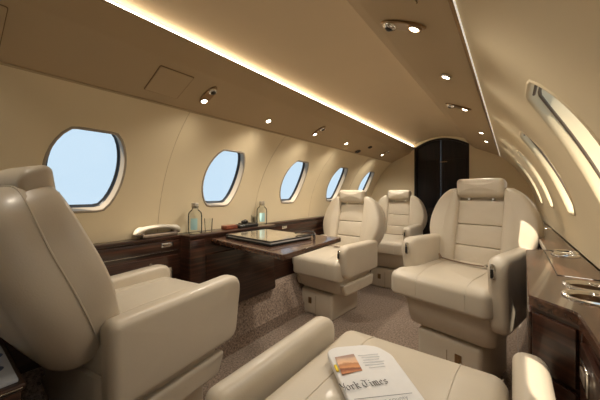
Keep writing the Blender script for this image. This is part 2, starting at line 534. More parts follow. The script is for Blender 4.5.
bm = bmesh.new(); rbox(bm, (CX + 0.03, Y1 + 0.008, 1.235), (0.07, 0.010, 0.010), 0.004)
obj('door_handle', bm, M['bronze'], door)

for q, yj in enumerate((0.71, 1.37, 2.03, 2.69)):
    bm = bmesh.new()
    tube(bm, [surf(-1, yj, TH_LO + (TH_HI - TH_LO) * i / 24, -0.0002) for i in range(25)], 0.0011, 6)
    struct(obj('trim_%d' % (10 + q), bm, M['panel']))
# shoulder trims where liner meets overhead panel
def trim_line(idx, x, z, mat, r=0.0025, y0=Y0, y1=Y1):
    bm = bmesh.new(); rbox(bm, (x, (y0 + y1) / 2, z), (r * 2, y1 - y0 - 0.02, r * 2), r * 0.6, 2)
    return struct(obj('trim_%d' % idx, bm, mat))
trim_line(1, SH_X + 0.004, SH_Z + 0.000, M['panel'])
# right-hand seam carries a slim metal rail and a dim strip washing the sidewall
trim_line(2, mx(SH_X) - 0.001, SH_Z - 0.004, M['bronze'], 0.0035)

# cove light strips
def cove(label, sgn):
    x = CX + sgn * 0.2755
    t = thing('cove_light', label, 'light strip', (x, (Y0 + Y1) / 2, 1.4275), 0, None)
    L = 1.55
    for i in range(3):
        bm = bmesh.new()
        rbox(bm, (-sgn * 0.0, -1.545 + i * 1.545, 0), (0.006, 1.535, 0.0045), 0.001, 1)
        obj('light_bar', bm, M['strip'] if sgn < 0 else M['strip_dim'], t)
    bm = bmesh.new(); rbox(bm, (sgn * 0.008, 0, 0.0), (0.006, 4.62, 0.014), 0.001, 1)
    obj('mounting_channel', bm, M['panel'], t)
    return t
cove('long bright warm cove light strip running along the left edge of the centre ceiling panel', -1)
cove('cove light strip hidden behind the lip along the right edge of the centre ceiling panel', 1)
bm = bmesh.new(); rbox(bm, (0, 0, 0), (0.003, 3.7, 0.0035), 0.001, 1)
o = obj('side_light_strip', bm, M['strip2']); o.location = (mx(SH_X) + 0.006, 1.46, SH_Z - 0.010)
tag(o, 'thin pale light strip in the seam between right overhead panel and right sidewall', 'light strip')

# ------------------------------------------------------------------ overhead fittings
def panel_frame(side):
    """matrix whose +z points down into the cabin from the sloped overhead panel, y along the cabin"""
    a = Vector((-0.936, 0, 1.3495)); b = Vector((-1.128, 0, 1.262))
    if side > 0: a.x = mx(a.x); b.x = mx(b.x)
    ux = (b - a).normalized()                 # outboard, downwards
    uy = Vector((0, 1, 0))
    uz = ux.cross(uy)
    if uz.z > 0: uz = -uz; 
    ux = uy.cross(uz)
    return ux, uy, uz
def panel_point(side, x):
    t = (abs(x - CX) - 0.326) / 0.192
    return 1.3495 + t * (1.262 - 1.3495)
def set_on_panel(o, side, x, y, spin=0.0):
    ux, uy, uz = panel_frame(side)
    R = Matrix((ux, uy, uz)).transposed().to_4x4()
    o.matrix_world = Matrix.Translation((x, y, panel_point(side, x) - 0.001)) @ R @ Matrix.Rotation(spin, 4, 'Z')

def fixture(kind):
    """kinds: pair (lamp + air nozzle on one oval plate) or single lamp"""
    t = thing('reading_light', 'small round reading lamp', 'light')
    if kind == 'pair':
        pl = [(0.022 * math.cos(a) * 1.0, 0.034 * (1 if math.sin(a) > 0 else -1) * 0 + 0.060 * math.sin(a)) for a in [2 * PI * i / 32 for i in range(32)]]
        bm = bmesh.new(); pad(bm, pl, 0.005, 0.003, 0.0, nseg=3); obj('oval_plate', bm, M['bronze'], t)
        off = 0.033
        bm = bmesh.new()
        lathe(bm, [(0.018, 0.003), (0.018, 0.008), (0.015, 0.012), (0.011, 0.014), (0.010, 0.010), (0.0, 0.0095)], (0, off, 0), 24, cap1=False)
        nz = obj('air_nozzle', bm, M['chrome'], t)
        bm = bmesh.new(); lathe(bm, [(0.0085, 0.010), (0.009, 0.0145), (0.004, 0.018)], (0, off, 0), 20)
        obj('nozzle_core', bm, M['dark'], nz)
        ly = -off
    else: ly = 0
    bm = bmesh.new()
    lathe(bm, [(0.018, 0.0), (0.018, 0.006), (0.0155, 0.009), (0.0125, 0.009), (0.012, 0.005)], (0, ly, 0), 28, cap1=False)
    rg = obj('lamp_ring', bm, M['bronze'] if kind == 'pair' else M['chrome'], t)
    bm = bmesh.new(); lathe(bm, [(0.0122, 0.005), (0.011, 0.008), (0.007, 0.0105), (0.002, 0.0115)], (0, ly, 0), 24)
    obj('lamp_lens', bm, M['lens'], t)
    return t
pair0 = fixture('pair'); single0 = fixture('single')
used = {'pair': False, 'single': False}
LIGHTS = []
def place_fixture(kind, side, x, y, label, spin=0.0):
    src = pair0 if kind == 'pair' else single0
    o = dup(src) if used[kind] else src
    used[kind] = True
    o['label'] = label; o['group'] = 'reading lights on the overhead panels'
    set_on_panel(o, side, x, y, spin)
    o['category'] = 'light'
    ly = -0.033 if kind == 'pair' else 0
    p = o.matrix_world @ Vector((0, ly, 0.02))
    LIGHTS.append((p, o.matrix_world.to_3x3() @ Vector((0, 0, 1)), 2.5 if y < 0.1 else (6.5 if y < 1.0 else (12 if side < 0 else 5.5))))
    return o
S = 0.85
place_fixture('pair', -1, -1.020, 0.722, 'lamp and chrome air nozzle on oval plate, nearest one on left panel', PI * 0.5 + 0.0)
place_fixture('single', -1, -1.054, 1.124, 'small single round lamp on left panel, above and between the second and third windows')
place_fixture('pair', -1, -1.020, 1.571, 'lamp and air nozzle on oval plate on left panel above third window', PI * 0.5)
place_fixture('single', -1, -1.048, 2.015, 'small single round lamp on left panel just aft of the dark oval vents')
place_fixture('pair', -1, -1.026, 2.815, 'furthest lamp and nozzle plate on left panel, near the front bulkhead', PI * 0.5)
place_fixture('pair', 1, -0.215, 0.715, 'large lamp with dark air nozzle on right panel nearest the camera', -PI * 0.5)
place_fixture('single', 1, -0.173, 1.061, 'single round lamp on right panel between the two lamp and nozzle plates')
place_fixture('pair', 1, -0.200, 1.520, 'lamp and dark nozzle plate on right panel, second from the camera', -PI * 0.5)
place_fixture('single', 1, -0.146, 2.113, 'far single lamp on right panel beyond the second nozzle plate')
place_fixture('single', 1, -0.141, 2.473, 'furthest single lamp on right panel, closest to the dark door')
# lamps behind the camera that light the aft cabin
place_fixture('single', -1, -1.03, 0.02, 'single lamp on left panel behind the camera position')
place_fixture('single', 1, -0.19, -0.12, 'single lamp on right panel behind the camera position')

def vent(x, y, label, s):
    t = thing('oval_vent', label, 'vent')
    ol = [(0.030 * s * math.cos(a), 0.045 * s * math.sin(a)) for a in [2 * PI * i / 28 for i in range(28)]]
    bm = bmesh.new(); pad(bm, ol, 0.006, 0.003, -0.003, nseg=3); obj('vent_rim', bm, M['woodtop'], t)
    bm = bmesh.new()
    for q in range(5):
        yy = (-0.030 + q * 0.015) * s; hw = 0.026 * s * math.sqrt(max(0.05, 1 - (yy / (0.045 * s)) ** 2))
        rbox(bm, (0, yy, 0.004), (hw * 1.8, 0.005 * s, 0.006), 0.001, 1)
    obj('vent_slats', bm, M['dark'], t)
    set_on_panel(t, -1, x, y)
vent(-1.100, 2.34, 'dark brown oval vent on left panel close to the wall seam, above fourth window', 0.85)
vent(-1.015, 2.412, 'smaller dark brown oval vent on left panel, nearer the cove light', 0.62)

def hatch(side, xa, xb, ya, yb, label):
    """oxygen mask door: thin plate with a dark gap around it"""
    xm, ym = (xa + xb) / 2, (ya + yb) / 2
    w = abs(xb - xa) / 0.883; l = abs(yb - ya)
    t = thing('mask_door', label, 'hatch')
    bm = bmesh.new(); pad(bm, rounded_poly([(-w / 2, -l / 2), (w / 2, -l / 2), (w / 2, l / 2), (-w / 2, l / 2)], 0.006, 4), 0.0015, 0.0005, nseg=2)
    obj('gap_seal', bm, M['seamline'], t)
    w -= 0.004; l -= 0.004
    bm = bmesh.new(); pad(bm, rounded_poly([(-w / 2, -l / 2), (w / 2, -l / 2), (w / 2, l / 2), (-w / 2, l / 2)], 0.005, 4), 0.0030, 0.0008, nseg=2)
    obj('door_plate', bm, M['panel'], t)
    set_on_panel(t, side, xm, ym)
hatch(-1, -1.080, -0.962, 0.490, 0.620, 'square oxygen mask door on left panel between first and second windows')
hatch(-1, -1.083, -0.956, -0.01, 0.125, 'oxygen mask door on left panel cut by the left frame edge')
hatch(1, -0.276, -0.154, 0.46, 0.610, 'oxygen mask door on right panel cut by the top frame edge')

# ------------------------------------------------------------------ seats
def seat(label, loc, rz, arm_z=(0.55, 0.55), cush_z=0.49, recline=14, base_dx=0.0, belt=True, arm_len=0.47, back_h=1.0, ped_h=0.19, cush_t=0.135, nose=False, arm_x=0.182, arm_t=0.068, button=False, latch=True, bw=1.0, cw=0.0, cr=0.05):
    t = thing('cabin_seat', label, 'seat', loc, rz)
    L = M['leather']; Sm = M['leather_seam']
    # pedestal -----------------------------------------------------------
    bm = bmesh.new()
    rbox(bm, (base_dx, 0.02, ped_h / 2), (0.29, 0.36, ped_h), 0.022, 4)
    ped = obj('pedestal', bm, L, t)
    bm = bmesh.new(); rbox(bm, (base_dx, 0.2005, 0.075), (0.003, 0.004, ped_h - 0.04), 0.001, 1)
    obj('seam', bm, Sm, ped)
    bm = bmesh.new(); rbox(bm, (base_dx + (-0.05 if nose else 0.055), 0.201, ped_h - 0.085), (0.030, 0.006, 0.046), 0.003, 2)
    rbox(bm, (base_dx + (-0.05 if nose else 0.055), 0.205, ped_h - 0.085), (0.018, 0.005, 0.030), 0.002, 2)
    obj('latch_plate', bm, M['bronze'], ped)
    bm = bmesh.new(); rbox(bm, (base_dx * 0.6, 0.0, ped_h + 0.01), (0.2, 0.26, 0.05), 0.006, 2)
    obj('swivel_plate', bm, M['dark'], t)
    # skirt / frame shell ------------------------------------------------
    bm = bmesh.new()
    rings = []
    zt = cush_z - cush_t + 0.01; z0 = ped_h + 0.012
    zs = [(z0, 0.80, 0), (z0 + 0.003, 0.86, 0), (z0 + 0.012, 0.90, 0), (z0 + 0.5 * (zt - z0), 0.96, 0), (z0 + 0.8 * (zt - z0), 1.0, 0), (zt, 1.0, 0)]
    ol = rounded_poly([(-0.195, -0.20), (0.195, -0.20), (0.205, 0.245), (-0.205, 0.245)], [0.05, 0.05, 0.07, 0.07], 6)
    for z, f, _ in zs: rings.append([(p[0] * (0.5 + 0.5 * f), p[1] * f - (1 - f) * 0.05, z) for p in ol])
    loops(bm, rings)
    obj('seat_shell', bm, L, t)
    # cushion: curved nose, rolled over the front --------------------------
    bm = bmesh.new()
    ol = rounded_poly([(-0.192, -0.19), (0.192, -0.19), (0.200, 0.15), (0.253 if nose else 0.201 + cw, 0.20), (0.253 if nose else 0.204 + cw, 0.285), (-0.204 - cw, 0.285)], [0.045, 0.045, 0.02, 0.02, cr, cr], 8)
    def cm(a, b, c):
        z = c + cush_z - cush_t
        f = max(0.0, (b - 0.10) / 0.185)
        z -= 0.020 * f * f * (c / cush_t)
        return (a, b, z)
    pad(bm, ol, cush_t, 0.036, 0.010, cm, back_r=0.025, nseg=7)
    from mathutils.bvhtree import BVHTree
    bvh = BVHTree.FromBMesh(bm)
    cu = obj('seat_cushion', bm, L, t)
    for s in (-1, 1):
        pts = []
        for i in range(16):
            h = bvh.ray_cast(Vector((s * 0.108, -0.12 + i * 0.0245, 1.0)), Vector((0, 0, -1)))
            if h[0]: pts.append(h[0])
        zt_ = pts[-1].z
        for i in range(9):
            h = bvh.ray_cast(Vector((s * 0.108, 1.0, zt_ - 0.003 - i * 0.0125)), Vector((0, -1, 0)))
            if h[0] and h[0].y > 0.2: pts.append(h[0])
        bm = bmesh.new(); tube(bm, [tuple(p) for p in pts], 0.0020, 6)
        obj('cushion_seam', bm, L, cu)
    # back ---------------------------------------------------------------
    th = math.radians(recline)
    O = Vector((0, -0.155, cush_z - 0.05))
    up = Vector((0, -math.sin(th), math.cos(th))); fw = Vector((0, math.cos(th), math.sin(th)))
    def bmap(a, b, c):
        bend = -0.045 * ((b - 0.1) / 0.4) ** 2 if b > 0.1 else 0
        c2 = c - bend * 0.0 - 0.35 * a * a * (1 if c < 0.03 else 0)
        p = O + Vector((a, 0, 0)) + up * b + fw * (c2 + (0.03 * max(0, (b - 0.30) / 0.2) ** 2))
        return tuple(p)
    H = 0.475 * back_h
    half = [(0.105, -0.035), (0.150, -0.012), (0.188, 0.035), (0.224, 0.10), (0.252, 0.16), (0.266, 0.22), (0.263, 0.285), (0.245, 0.35), (0.216, 0.405), (0.182, 0.440), (0.142, 0.463), (0.09, 0.474), (0.04, 0.477)]
    half = [(x * bw if x > 0.1 else x, y * back_h) for x, y in half]
    def smooth_side(h):
        out = []
        for i in range(len(h) - 1):
            for k_ in range(3):
                u = k_ / 3
                p0 = h[max(i - 1, 0)]; p1 = h[i]; p2 = h[i + 1]; p3 = h[min(i + 2, len(h) - 1)]
                out.append(tuple(0.5 * ((2 * p1[q]) + (-p0[q] + p2[q]) * u + (2 * p0[q] - 5 * p1[q] + 4 * p2[q] - p3[q]) * u * u + (-p0[q] + 3 * p1[q] - 3 * p2[q] + p3[q]) * u ** 3) for q in (0, 1)))
        out.append(h[-1]); return out
    hs = smooth_side(half)
    outline = hs + [(-x, y) for x, y in hs[::-1]]
    bm = bmesh.new(); pad(bm, outline, 0.125, 0.015, 0.0, lambda a, b, c: bmap(a, b, c - 0.125), back_r=0.085, nseg=9, crown_back=0.030)
    sh = obj('back_shell', bm, L, t)
    bm = bmesh.new()
    ring = inset_poly(outline, 0.014)
    tube(bm, [bmap(p[0], p[1], -0.125 + 0.108) for p in inset_poly(outline, -0.001)], 0.0024, 6, closed=True)
    obj('shell_piping', bm, L, sh)
    # side bolsters
    for s in (-1, 1):
        inner = 0.112
        pts = [(x, y) for x, y in hs if x > inner + 0.035 and y > 0.0]
        ol = [(inner, pts[0][1] + 0.012), (inner + 0.02, pts[0][1] + 0.001)] + pts + [(inner + 0.014, 0.462 * back_h), (inner, 0.448 * back_h)]
        ol = [(s * x, y) for x, y in ol]
        dense = []
        m = len(ol)
        for i in range(m):
            a, b = Vector(ol[i]), Vector(ol[(i + 1) % m])
            cnt = max(1, int((b - a).length / 0.03))
            for q in range(cnt): dense.append(tuple(a + (b - a) * q / cnt))
        bm = bmesh.new(); pad(bm, dense, 0.074, 0.026, 0.008, lambda a, b, c: bmap(a, b, c - 0.025), back_r=0.01, nseg=6)
        obj('side_bolster', bm, L, t)
    # centre panel in three pads
    cuts = [(0.015, 0.135), (0.137, 0.255), (0.257, 0.395)]
    for (b0, b1) in cuts:
        b0 *= back_h; b1 *= back_h
        ol = rounded_poly([(-0.114, b0), (0.114, b0), (0.114, b1), (-0.114, b1)], 0.006, 3)
        dense = []
        for i in range(len(ol)):
            a, b = Vector(ol[i]), Vector(ol[(i + 1) % len(ol)])
            cnt = max(1, int((b - a).length / 0.03))
            for q in range(cnt): dense.append(tuple(a + (b - a) * q / cnt))
        bm = bmesh.new(); pad(bm, dense, 0.055, 0.006, 0.004, lambda a, b, c: bmap(a, b, c - 0.035), nseg=3)
        obj('back_pad', bm, L, t)
    bm = bmesh.new(); pad(bm, rounded_poly([(-0.112, 0.39 * back_h), (0.112, 0.39 * back_h), (0.112, 0.465 * back_h), (-0.112, 0.465 * back_h)], 0.006, 3), 0.040, 0.005, 0, lambda a, b, c: bmap(a, b, c - 0.035), nseg=3)
    obj('upper_panel', bm, L, t)
    # head rest
    hb = 0.408 * back_h
    bm = bmesh.new()
    ol = rounded_poly([(-0.116, hb), (0.116, hb), (0.122, hb + 0.102), (-0.122, hb + 0.102)], 0.030, 7)
    pad(bm, ol, 0.074, 0.030, 0.006, lambda a, b, c: bmap(a, b, c - 0.012 - 0.25 * a * a), back_r=0.028, nseg=6)
    hr = obj('headrest', bm, L, t)
    for s in (-1, 1):
        bm = bmesh.new(); rbox(bm, bmap(s * 0.06, hb - 0.01, 0.0), (0.02, 0.012, 0.10), 0.003, 2)
        obj('headrest_post', bm, M['chrome'], hr)
    # arms
    full_len = arm_len
    for s, az in zip((-1, 1), arm_z):
        arm_len = 0.385 if (nose and s > 0) else full_len
        ab = (cush_z - 0.08) if (nose and s > 0) else 0.325
        ol = rounded_poly([(-0.20, ab), (-0.20 + arm_len - 0.03, ab), (-0.20 + arm_len + 0.006, az), (-0.205, az - 0.01)], [0.03, 0.05, 0.075, 0.03], 8)
        dense = []
        for i in range(len(ol)):
            a, b = Vector(ol[i]), Vector(ol[(i + 1) % len(ol)])
            cnt = max(1, int((b - a).length / 0.035))
            for q in range(cnt): dense.append(tuple(a + (b - a) * q / cnt))
        bm = bmesh.new()
        pad(bm, dense, arm_t, 0.026, 0.004, lambda a, b, c: (s * (arm_x + c), a, b), back_r=0.020, nseg=6)
        ar = obj('armrest', bm, L, t)
        bm = bmesh.new()
        yl = -0.20 + arm_len + 0.008; zl = az - 0.055
        rbox(bm, (s * 0.206, yl - 0.004, zl), (0.016, 0.012, 0.060), 0.004, 2, mi=0)
        rbox(bm, (s * 0.206, yl + 0.004, zl - 0.006), (0.010, 0.010, 0.034), 0.003, 2, mi=1)
        if latch: obj('recline_latch', bm, [M['chrome'], M['dark']], ar)
        if not (button and s < 0): bm = None
        else: bm = bmesh.new()
        if bm is not None: lathe(bm, [(0.009, 0.0), (0.009, 0.002), (0.006, 0.003), (0.005, 0.0015)], (s * 0.225, 0.215, az + 0.0035), 18)
        if bm is not None: obj('control_button', bm, M['chrome'], ar)
        # lower side cover under each arm
        if nose: continue
        bm = bmesh.new()
        ol2 = rounded_poly([(-0.17, 0.205), (0.20, 0.205), (0.235, 0.285), (-0.19, 0.285)], 0.02, 5)
        pad(bm, ol2, 0.045, 0.014, 0.0, lambda a, b, c: (s * (0.182 + c * 0.8), a, b), nseg=4)
        obj('side_cover', bm, L, t)
    if belt:
        bm = bmesh.new()
        pts = [(0.172, -0.10, 0.030), (0.14, -0.055, 0.019), (0.07, -0.030, 0.018), (0.0, -0.015, 0.018), (-0.06, -0.020, 0.018), (-0.13, -0.045, 0.017)]
        rings = []
        for i, p in enumerate(pts):
            rings.append([(p[0], p[1] - 0.011, p[2] + cush_z - 0.002), (p[0], p[1] + 0.011, p[2] + cush_z - 0.002), (p[0], p[1] + 0.011, p[2] + cush_z), (p[0], p[1] - 0.011, p[2] + cush_z)])
        loops(bm, rings)
        be = obj('seat_belt', bm, M['belt'], t)
        bm = bmesh.new(); rbox(bm, (-0.125, -0.043, cush_z + 0.022), (0.05, 0.034, 0.013), 0.003, 2)
        obj('buckle', bm, M['dark'], be)
        bm = bmesh.new(); rbox(bm, (-0.090, -0.030, cush_z + 0.021), (0.012, 0.030, 0.008), 0.002, 2)
        obj('belt_tongue', bm, M['chrome'], be)
    return t

G_ = 'cream leather cabin seats'
for a_ in (
    dict(label='cream leather seat facing aft on the right, beside the wide wooden console', loc=(-0.192, 1.66, 0), rz=math.radians(166), arm_z=(0.645, 0.665), cush_z=0.52, recline=14, ped_h=0.23, nose=True),
    dict(label='cream leather seat facing aft beyond the fold-out table on the left side', loc=(-1.080, 1.92, 0), rz=math.radians(175), arm_z=(0.552, 0.552), cush_z=0.465, recline=15, base_dx=0.045, cush_t=0.16, cw=0.006),
    dict(label='furthest cream leather seat, half hidden on the left in front of the front bulkhead', loc=(-0.955, 2.82, 0), rz=PI, arm_z=(0.60, 0.60), cush_z=0.47, recline=15),
    dict(label='foreground cream leather seat on the left seen from behind, facing the table', loc=(-1.083, 0.455, 0), rz=math.radians(8), belt=False, bw=0.90, arm_z=(0.565, 0.575), cush_z=0.525, recline=23, arm_len=0.50, button=True),
    dict(label='cream leather seat in the bottom foreground with the newspaper on its cushion', loc=(-0.205, 0.515, 0), rz=0.0, arm_z=(0.545, 0.595), cush_z=0.505, recline=72, belt=False, latch=False, arm_len=0.425, arm_x=0.207, arm_t=0.056, cr=0.045)):
    seat(**a_)['group'] = G_

# ------------------------------------------------------------------ left side ledge cabinets
LEDGE = 0.685
def cabinet(name, label, cat, xf, y0, y1, zb, top_over=0.006, wall_x=-1.417, sgn=-1, splits=None, knob=True, xb=None):
    """side ledge cabinet: body, top, drawer front with a latch; xf = aisle face"""
    t = thing(name, label, cat, (xf, (y0 + y1) / 2, zb))
    d = abs(wall_x - xf); L = y1 - y0; h = LEDGE - zb
    ox, oy, oz = xf, (y0 + y1) / 2, zb
    bm = bmesh.new(); bodyx = sgn * d / 2
    # body follows the liner: narrower at the bottom
    prof = [(sgn * 0.004, 0.0), (sgn * max(0.008, abs(-1.358 - xf)), 0.0), (sgn * d, h - 0.14), (sgn * d, h - 0.014), (0.0, h - 0.014), (0.0, 0.012)]
    loops(bm, [[(p[0], -L / 2 + 0.001, p[1]) for p in prof], [(p[0], L / 2 - 0.001, p[1]) for p in prof]])
    obj('body', bm, M['wood'], t, sharp=25)
    bm = bmesh.new(); rbox(bm, (sgn * (d - top_over) / 2, 0, h - 0.007), (d + top_over, L - 0.001, 0.014), 0.003, 2)
    obj('top', bm, M['wood'], t)
    return t, d, L, h

# aft ledge with telephone
t, d, L, h = cabinet('side_cabinet', 'dark glossy wood side ledge cabinet with a latched drawer under the telephone', 'cabinet', -1.362, 0.03, 0.80, 0.26)
bm = bmesh.new(); rbox(bm, (0.003, 0, h - 0.045), (0.008, L - 0.02, 0.046), 0.002, 2)
dr = obj('drawer', bm, M['wood'], t)
bm = bmesh.new(); rbox(bm, (0.0085, 0.311, h - 0.040), (0.004, 0.060, 0.022), 0.002, 2, mi=0); rbox(bm, (0.0105, 0.311, h - 0.040), (0.003, 0.042, 0.010), 0.001, 1, mi=1)
obj('drawer_latch', bm, [M['chrome'], M['phonegrey']], dr)
bm = bmesh.new()
rbox(bm, (0.004, 0, h - 0.072), (0.006, L - 0.02, 0.003), 0.001, 1)
obj('inlay_or_highlight', bm, M['chrome'], t)
bm = bmesh.new(); rbox(bm, (0.002, 0, (h - 0.085) / 2), (0.008, L - 0.03, h - 0.105), 0.002, 2)
obj('lower_panel', bm, M['wood'], t)

# table housing bay
t, d, L, h = cabinet('table_housing', 'protruding dark wood bay that holds the fold-out table leaf', 'cabinet', -1.290, 0.80, 1.45, 0.25)
bm = bmesh.new(); rbox(bm, (0.004, -L / 2 + 0.045, h / 2 - 0.01), (0.012, 0.085, h - 0.03), 0.003, 2)
obj('end_post', bm, M['wood'], t)
bm = bmesh.new(); rbox(bm, (0.002, 0.04, h / 2 - 0.05), (0.006, L - 0.12, h - 0.12), 0.002, 2)
obj('recessed_panel', bm, M['wood'], t)
bm = bmesh.new(); rbox(bm, (0.006, 0.04, h - 0.085), (0.010, 0.10, 0.008), 0.002, 2)
obj('pull_rail', bm, M['dark'], t)
# forward ledge
t, d, L, h = cabinet('side_cabinet', 'long dark wood side ledge running forward behind the table and middle seat', 'cabinet', -1.362, 1.45, 3.345, 0.26)
bm = bmesh.new(); rbox(bm, (0.003, 0, h - 0.045), (0.008, L - 0.02, 0.046), 0.002, 2)
dr = obj('drawer', bm, M['wood'], t)
bm = bmesh.new(); rbox(bm, (0.0085, -L / 2 + 0.17, h - 0.040), (0.004, 0.055, 0.020), 0.002, 2)
obj('drawer_latch', bm, M['chrome'], dr)
bm = bmesh.new(); rbox(bm, (0.002, 0, (h - 0.085) / 2), (0.008, L - 0.03, h - 0.105), 0.002, 2)
obj('lower_panel', bm, M['wood'], t)

# aft low cabinet with magazine
t = thing('low_cabinet', 'low dark wood cabinet at bottom left behind the foreground seat', 'cabinet', (-1.10, -0.085, 0))
bm = bmesh.new(); rbox(bm, (0, 0, 0.232), (0.46, 0.44, 0.464), 0.006, 2); obj('body', bm, M['wood'], t)
bm = bmesh.new(); rbox(bm, (0, 0, 0.472), (0.475, 0.452, 0.016), 0.005, 3); obj('top', bm, M['wood'], t)
bm = bmesh.new(); rbox(bm, (0.238, 0, 0.4715), (0.003, 0.44, 0.004), 0.001, 1); obj('inlay_or_highlight', bm, M['chrome'], t)  # chrome strip stands in for the highlight along the wood lip
bm = bmesh.new(); rbox(bm, (0.232, 0, 0.24), (0.008, 0.36, 0.36), 0.003, 2); obj('door', bm, M['wood'], t)
# magazine on it
t = thing('magazine', 'grey-white magazine with two dark blue oval pictures on the low cabinet at bottom left', 'magazine', (-1.012, 0.030, 0.4805), 0)
bm = bmesh.new(); rbox(bm, (0, 0, 0.004), (0.27, 0.20, 0.008), 0.0015, 2); obj('pages', bm, M['magwhite'], t)
def text_mesh(name, s, size, loc, rz, mat, parent, spacing=1.0, shear=0.0):
    cu = bpy.data.curves.new(name, 'FONT'); cu.body = s; cu.size = size; cu.space_character = spacing; cu.shear = shear
    cu.offset = size * 0.008
    tmp = bpy.data.objects.new(name + '_tmp', cu); COL.objects.link(tmp)
    dg = bpy.context.evaluated_depsgraph_get(); dg.update()
    me = bpy.data.meshes.new_from_object(tmp.evaluated_get(dg))
    bpy.data.objects.remove(tmp); me.materials.clear(); me.materials.append(mat)
    o = bpy.data.objects.new(name, me); COL.objects.link(o); o.parent = parent
    o.location = loc; o.rotation_euler = (0, 0, rz)
    return o
text_mesh('printed_title', 'or II', 0.042, (-0.075, 0.025, 0.0086), PI / 2, M['dark'], t)
for q in range(2):
    bm = bmesh.new()
    ox_, oy_ = ((-0.028, 0.060), (0.052, 0.052))[q]
    pl = [(ox_ + 0.022 * math.cos(a), oy_ + 0.036 * math.sin(a)) for a in [2 * PI * i / 24 for i in range(24)]]
    loops(bm, [[(p[0], p[1], 0.0078) for p in pl], [(p[0], p[1], 0.0086) for p in pl]])
    obj('oval_picture', bm, M['blue'], t)

# ------------------------------------------------------------------ right console
t = thing('right_console', 'glossy brown wood console with round cup wells along the right wall', 'cabinet', (0.12, 1.0, 0))
def pl2(pts): return [(x - 0.12, y - 1.0) for x, y in pts]
wx = 0.196
holes = [(0.132, 0.815, 0.038), (0.140, 0.908, 0.035), (0.150, 1.33, 0.030), (0.158, 1.40, 0.028), (0.165, 2.25, 0.028)]
plan = [(0.100, -1.28), (0.0985, 0.60), (0.095, 0.700), (0.088, 0.712), (0.030, 0.765), (0.028, 0.775), (0.046, 1.38), (0.052, 1.385), (0.105, 1.42), (0.115, 3.34), (wx, 3.34), (wx, -1.28)]
# slab top with drilled wells (triangulated fill around the circles)
bm = bmesh.new()
def ringverts(pts, z): return [bm.verts.new((p[0], p[1], z)) for p in pts]
pp = pl2(plan)
outer_t = ringverts(inset_poly(pp, 0.003), LEDGE); outer_m = ringverts(pp, LEDGE - 0.003); outer_b = ringverts(pp, LEDGE - 0.020)
n = len(pp)
for A, B in ((outer_t, outer_m), (outer_m, outer_b)):
    for i in range(n): bm.faces.new((A[i], A[(i + 1) % n], B[(i + 1) % n], B[i]))
from mathutils.geometry import tessellate_polygon
polys = [[v.co.copy() for v in outer_t]]; flat = list(outer_t)
for hx, hy_, hr_ in holes:
    cv = ringverts([(hx - 0.12 + hr_ * math.cos(a), hy_ - 1.0 + hr_ * math.sin(a)) for a in [2 * PI * i / 28 for i in range(28)]], LEDGE)
    lv = [bm.verts.new((v.co.x, v.co.y, LEDGE - 0.020)) for v in cv]
    for i in range(28): bm.faces.new((cv[i], cv[(i + 1) % 28], lv[(i + 1) % 28], lv[i]))
    polys.append([v.co.copy() for v in cv]); flat += cv
for tri in tessellate_polygon(polys):
    try: bm.faces.new([flat[q] for q in tri])
    except ValueError: pass
obj('top', bm, M['woodtop'], t, sharp=25)
# carcass under the top
bm = bmesh.new()
body = [(0.108, -1.27), (0.106, 0.60), (0.102, 0.706), (0.036, 0.772), (0.053, 1.37), (0.112, 1.415), (0.122, 3.33), (wx - 0.002, 3.33), (wx - 0.002, -1.27)]
bp = pl2(body)
lowp = [(min(p[0], 0.075), p[1]) if p[0] > 0.06 else p for p in bp]
def lower(x): return x
rings = [[(p[0], p[1], LEDGE - 0.0195) for p in bp], [(p[0], p[1], 0.45) for p in bp], [(min(p[0], 0.025), p[1], 0.31) for p in bp]]
loops(bm, rings, cap0=False)
obj('body', bm, M['wood'], t, sharp=25)
# drawer fronts on the slanted aft-facing end of the wide station
a = Vector((0.102, 0.706)); b = Vector((0.036, 0.772)); dv = (b - a).normalized(); nv = Vector((-dv.y, dv.x)) * 1
if nv.y > 0: nv = -nv
ang = math.atan2(dv.y, dv.x)
for z0, z1 in ((0.545, 0.652), (0.40, 0.535)):
    m = (a + b) / 2 + nv * 0.003
    mt = Matrix.Translation((m.x - 0.12, m.y - 1.0, (z0 + z1) / 2)) @ Matrix.Rotation(ang, 4, 'Z')
    bm = bmesh.new(); rbox(bm, (0, 0, 0), (0.082, 0.008, z1 - z0), 0.002, 2, mt)
    obj('drawer', bm, M['wood'], t)
# long side fronts
for (y0, y1, xf) in ((0.80, 1.36, None), (0.12, 0.69, 0.104), (-0.6, 0.10, 0.106), (1.44, 2.2, 0.113), (2.22, 3.0, 0.118)):
    if xf is None: x0_, x1_ = 0.0345, 0.0505
    else: x0_ = x1_ = xf - 0.003
    bm = bmesh.new()
    ang2 = math.atan2(x1_ - x0_, y1 - y0)
    mt = Matrix.Translation(((x0_ + x1_) / 2 - 0.12, (y0 + y1) / 2 - 1.0, 0.565)) @ Matrix.Rotation(-ang2, 4, 'Z')
    rbox(bm, (0, 0, 0), (0.008, y1 - y0, 0.15), 0.002, 2, mt)
    fr_ = obj('door', bm, M['wood'], t)
    if xf == 0.104:
        bm = bmesh.new(); rbox(bm, (0.101 - 0.12 - 0.005, 0.645 - 1.0, 0.600), (0.004, 0.055, 0.040), 0.002, 2, mi=0)
        rbox(bm, (0.101 - 0.12 - 0.007, 0.645 - 1.0, 0.600), (0.003, 0.036, 0.020), 0.002, 2, mi=1)
        obj('door_latch', bm, [M['chrome'], M['phonegrey']], fr_)
bm = bmesh.new()
tube(bm, [(0.10 - 0.12, 1.405 - 1.0, LEDGE + 0.0004), (wx - 0.12, 1.43 - 1.0, LEDGE + 0.0004)], 0.0016, 6)
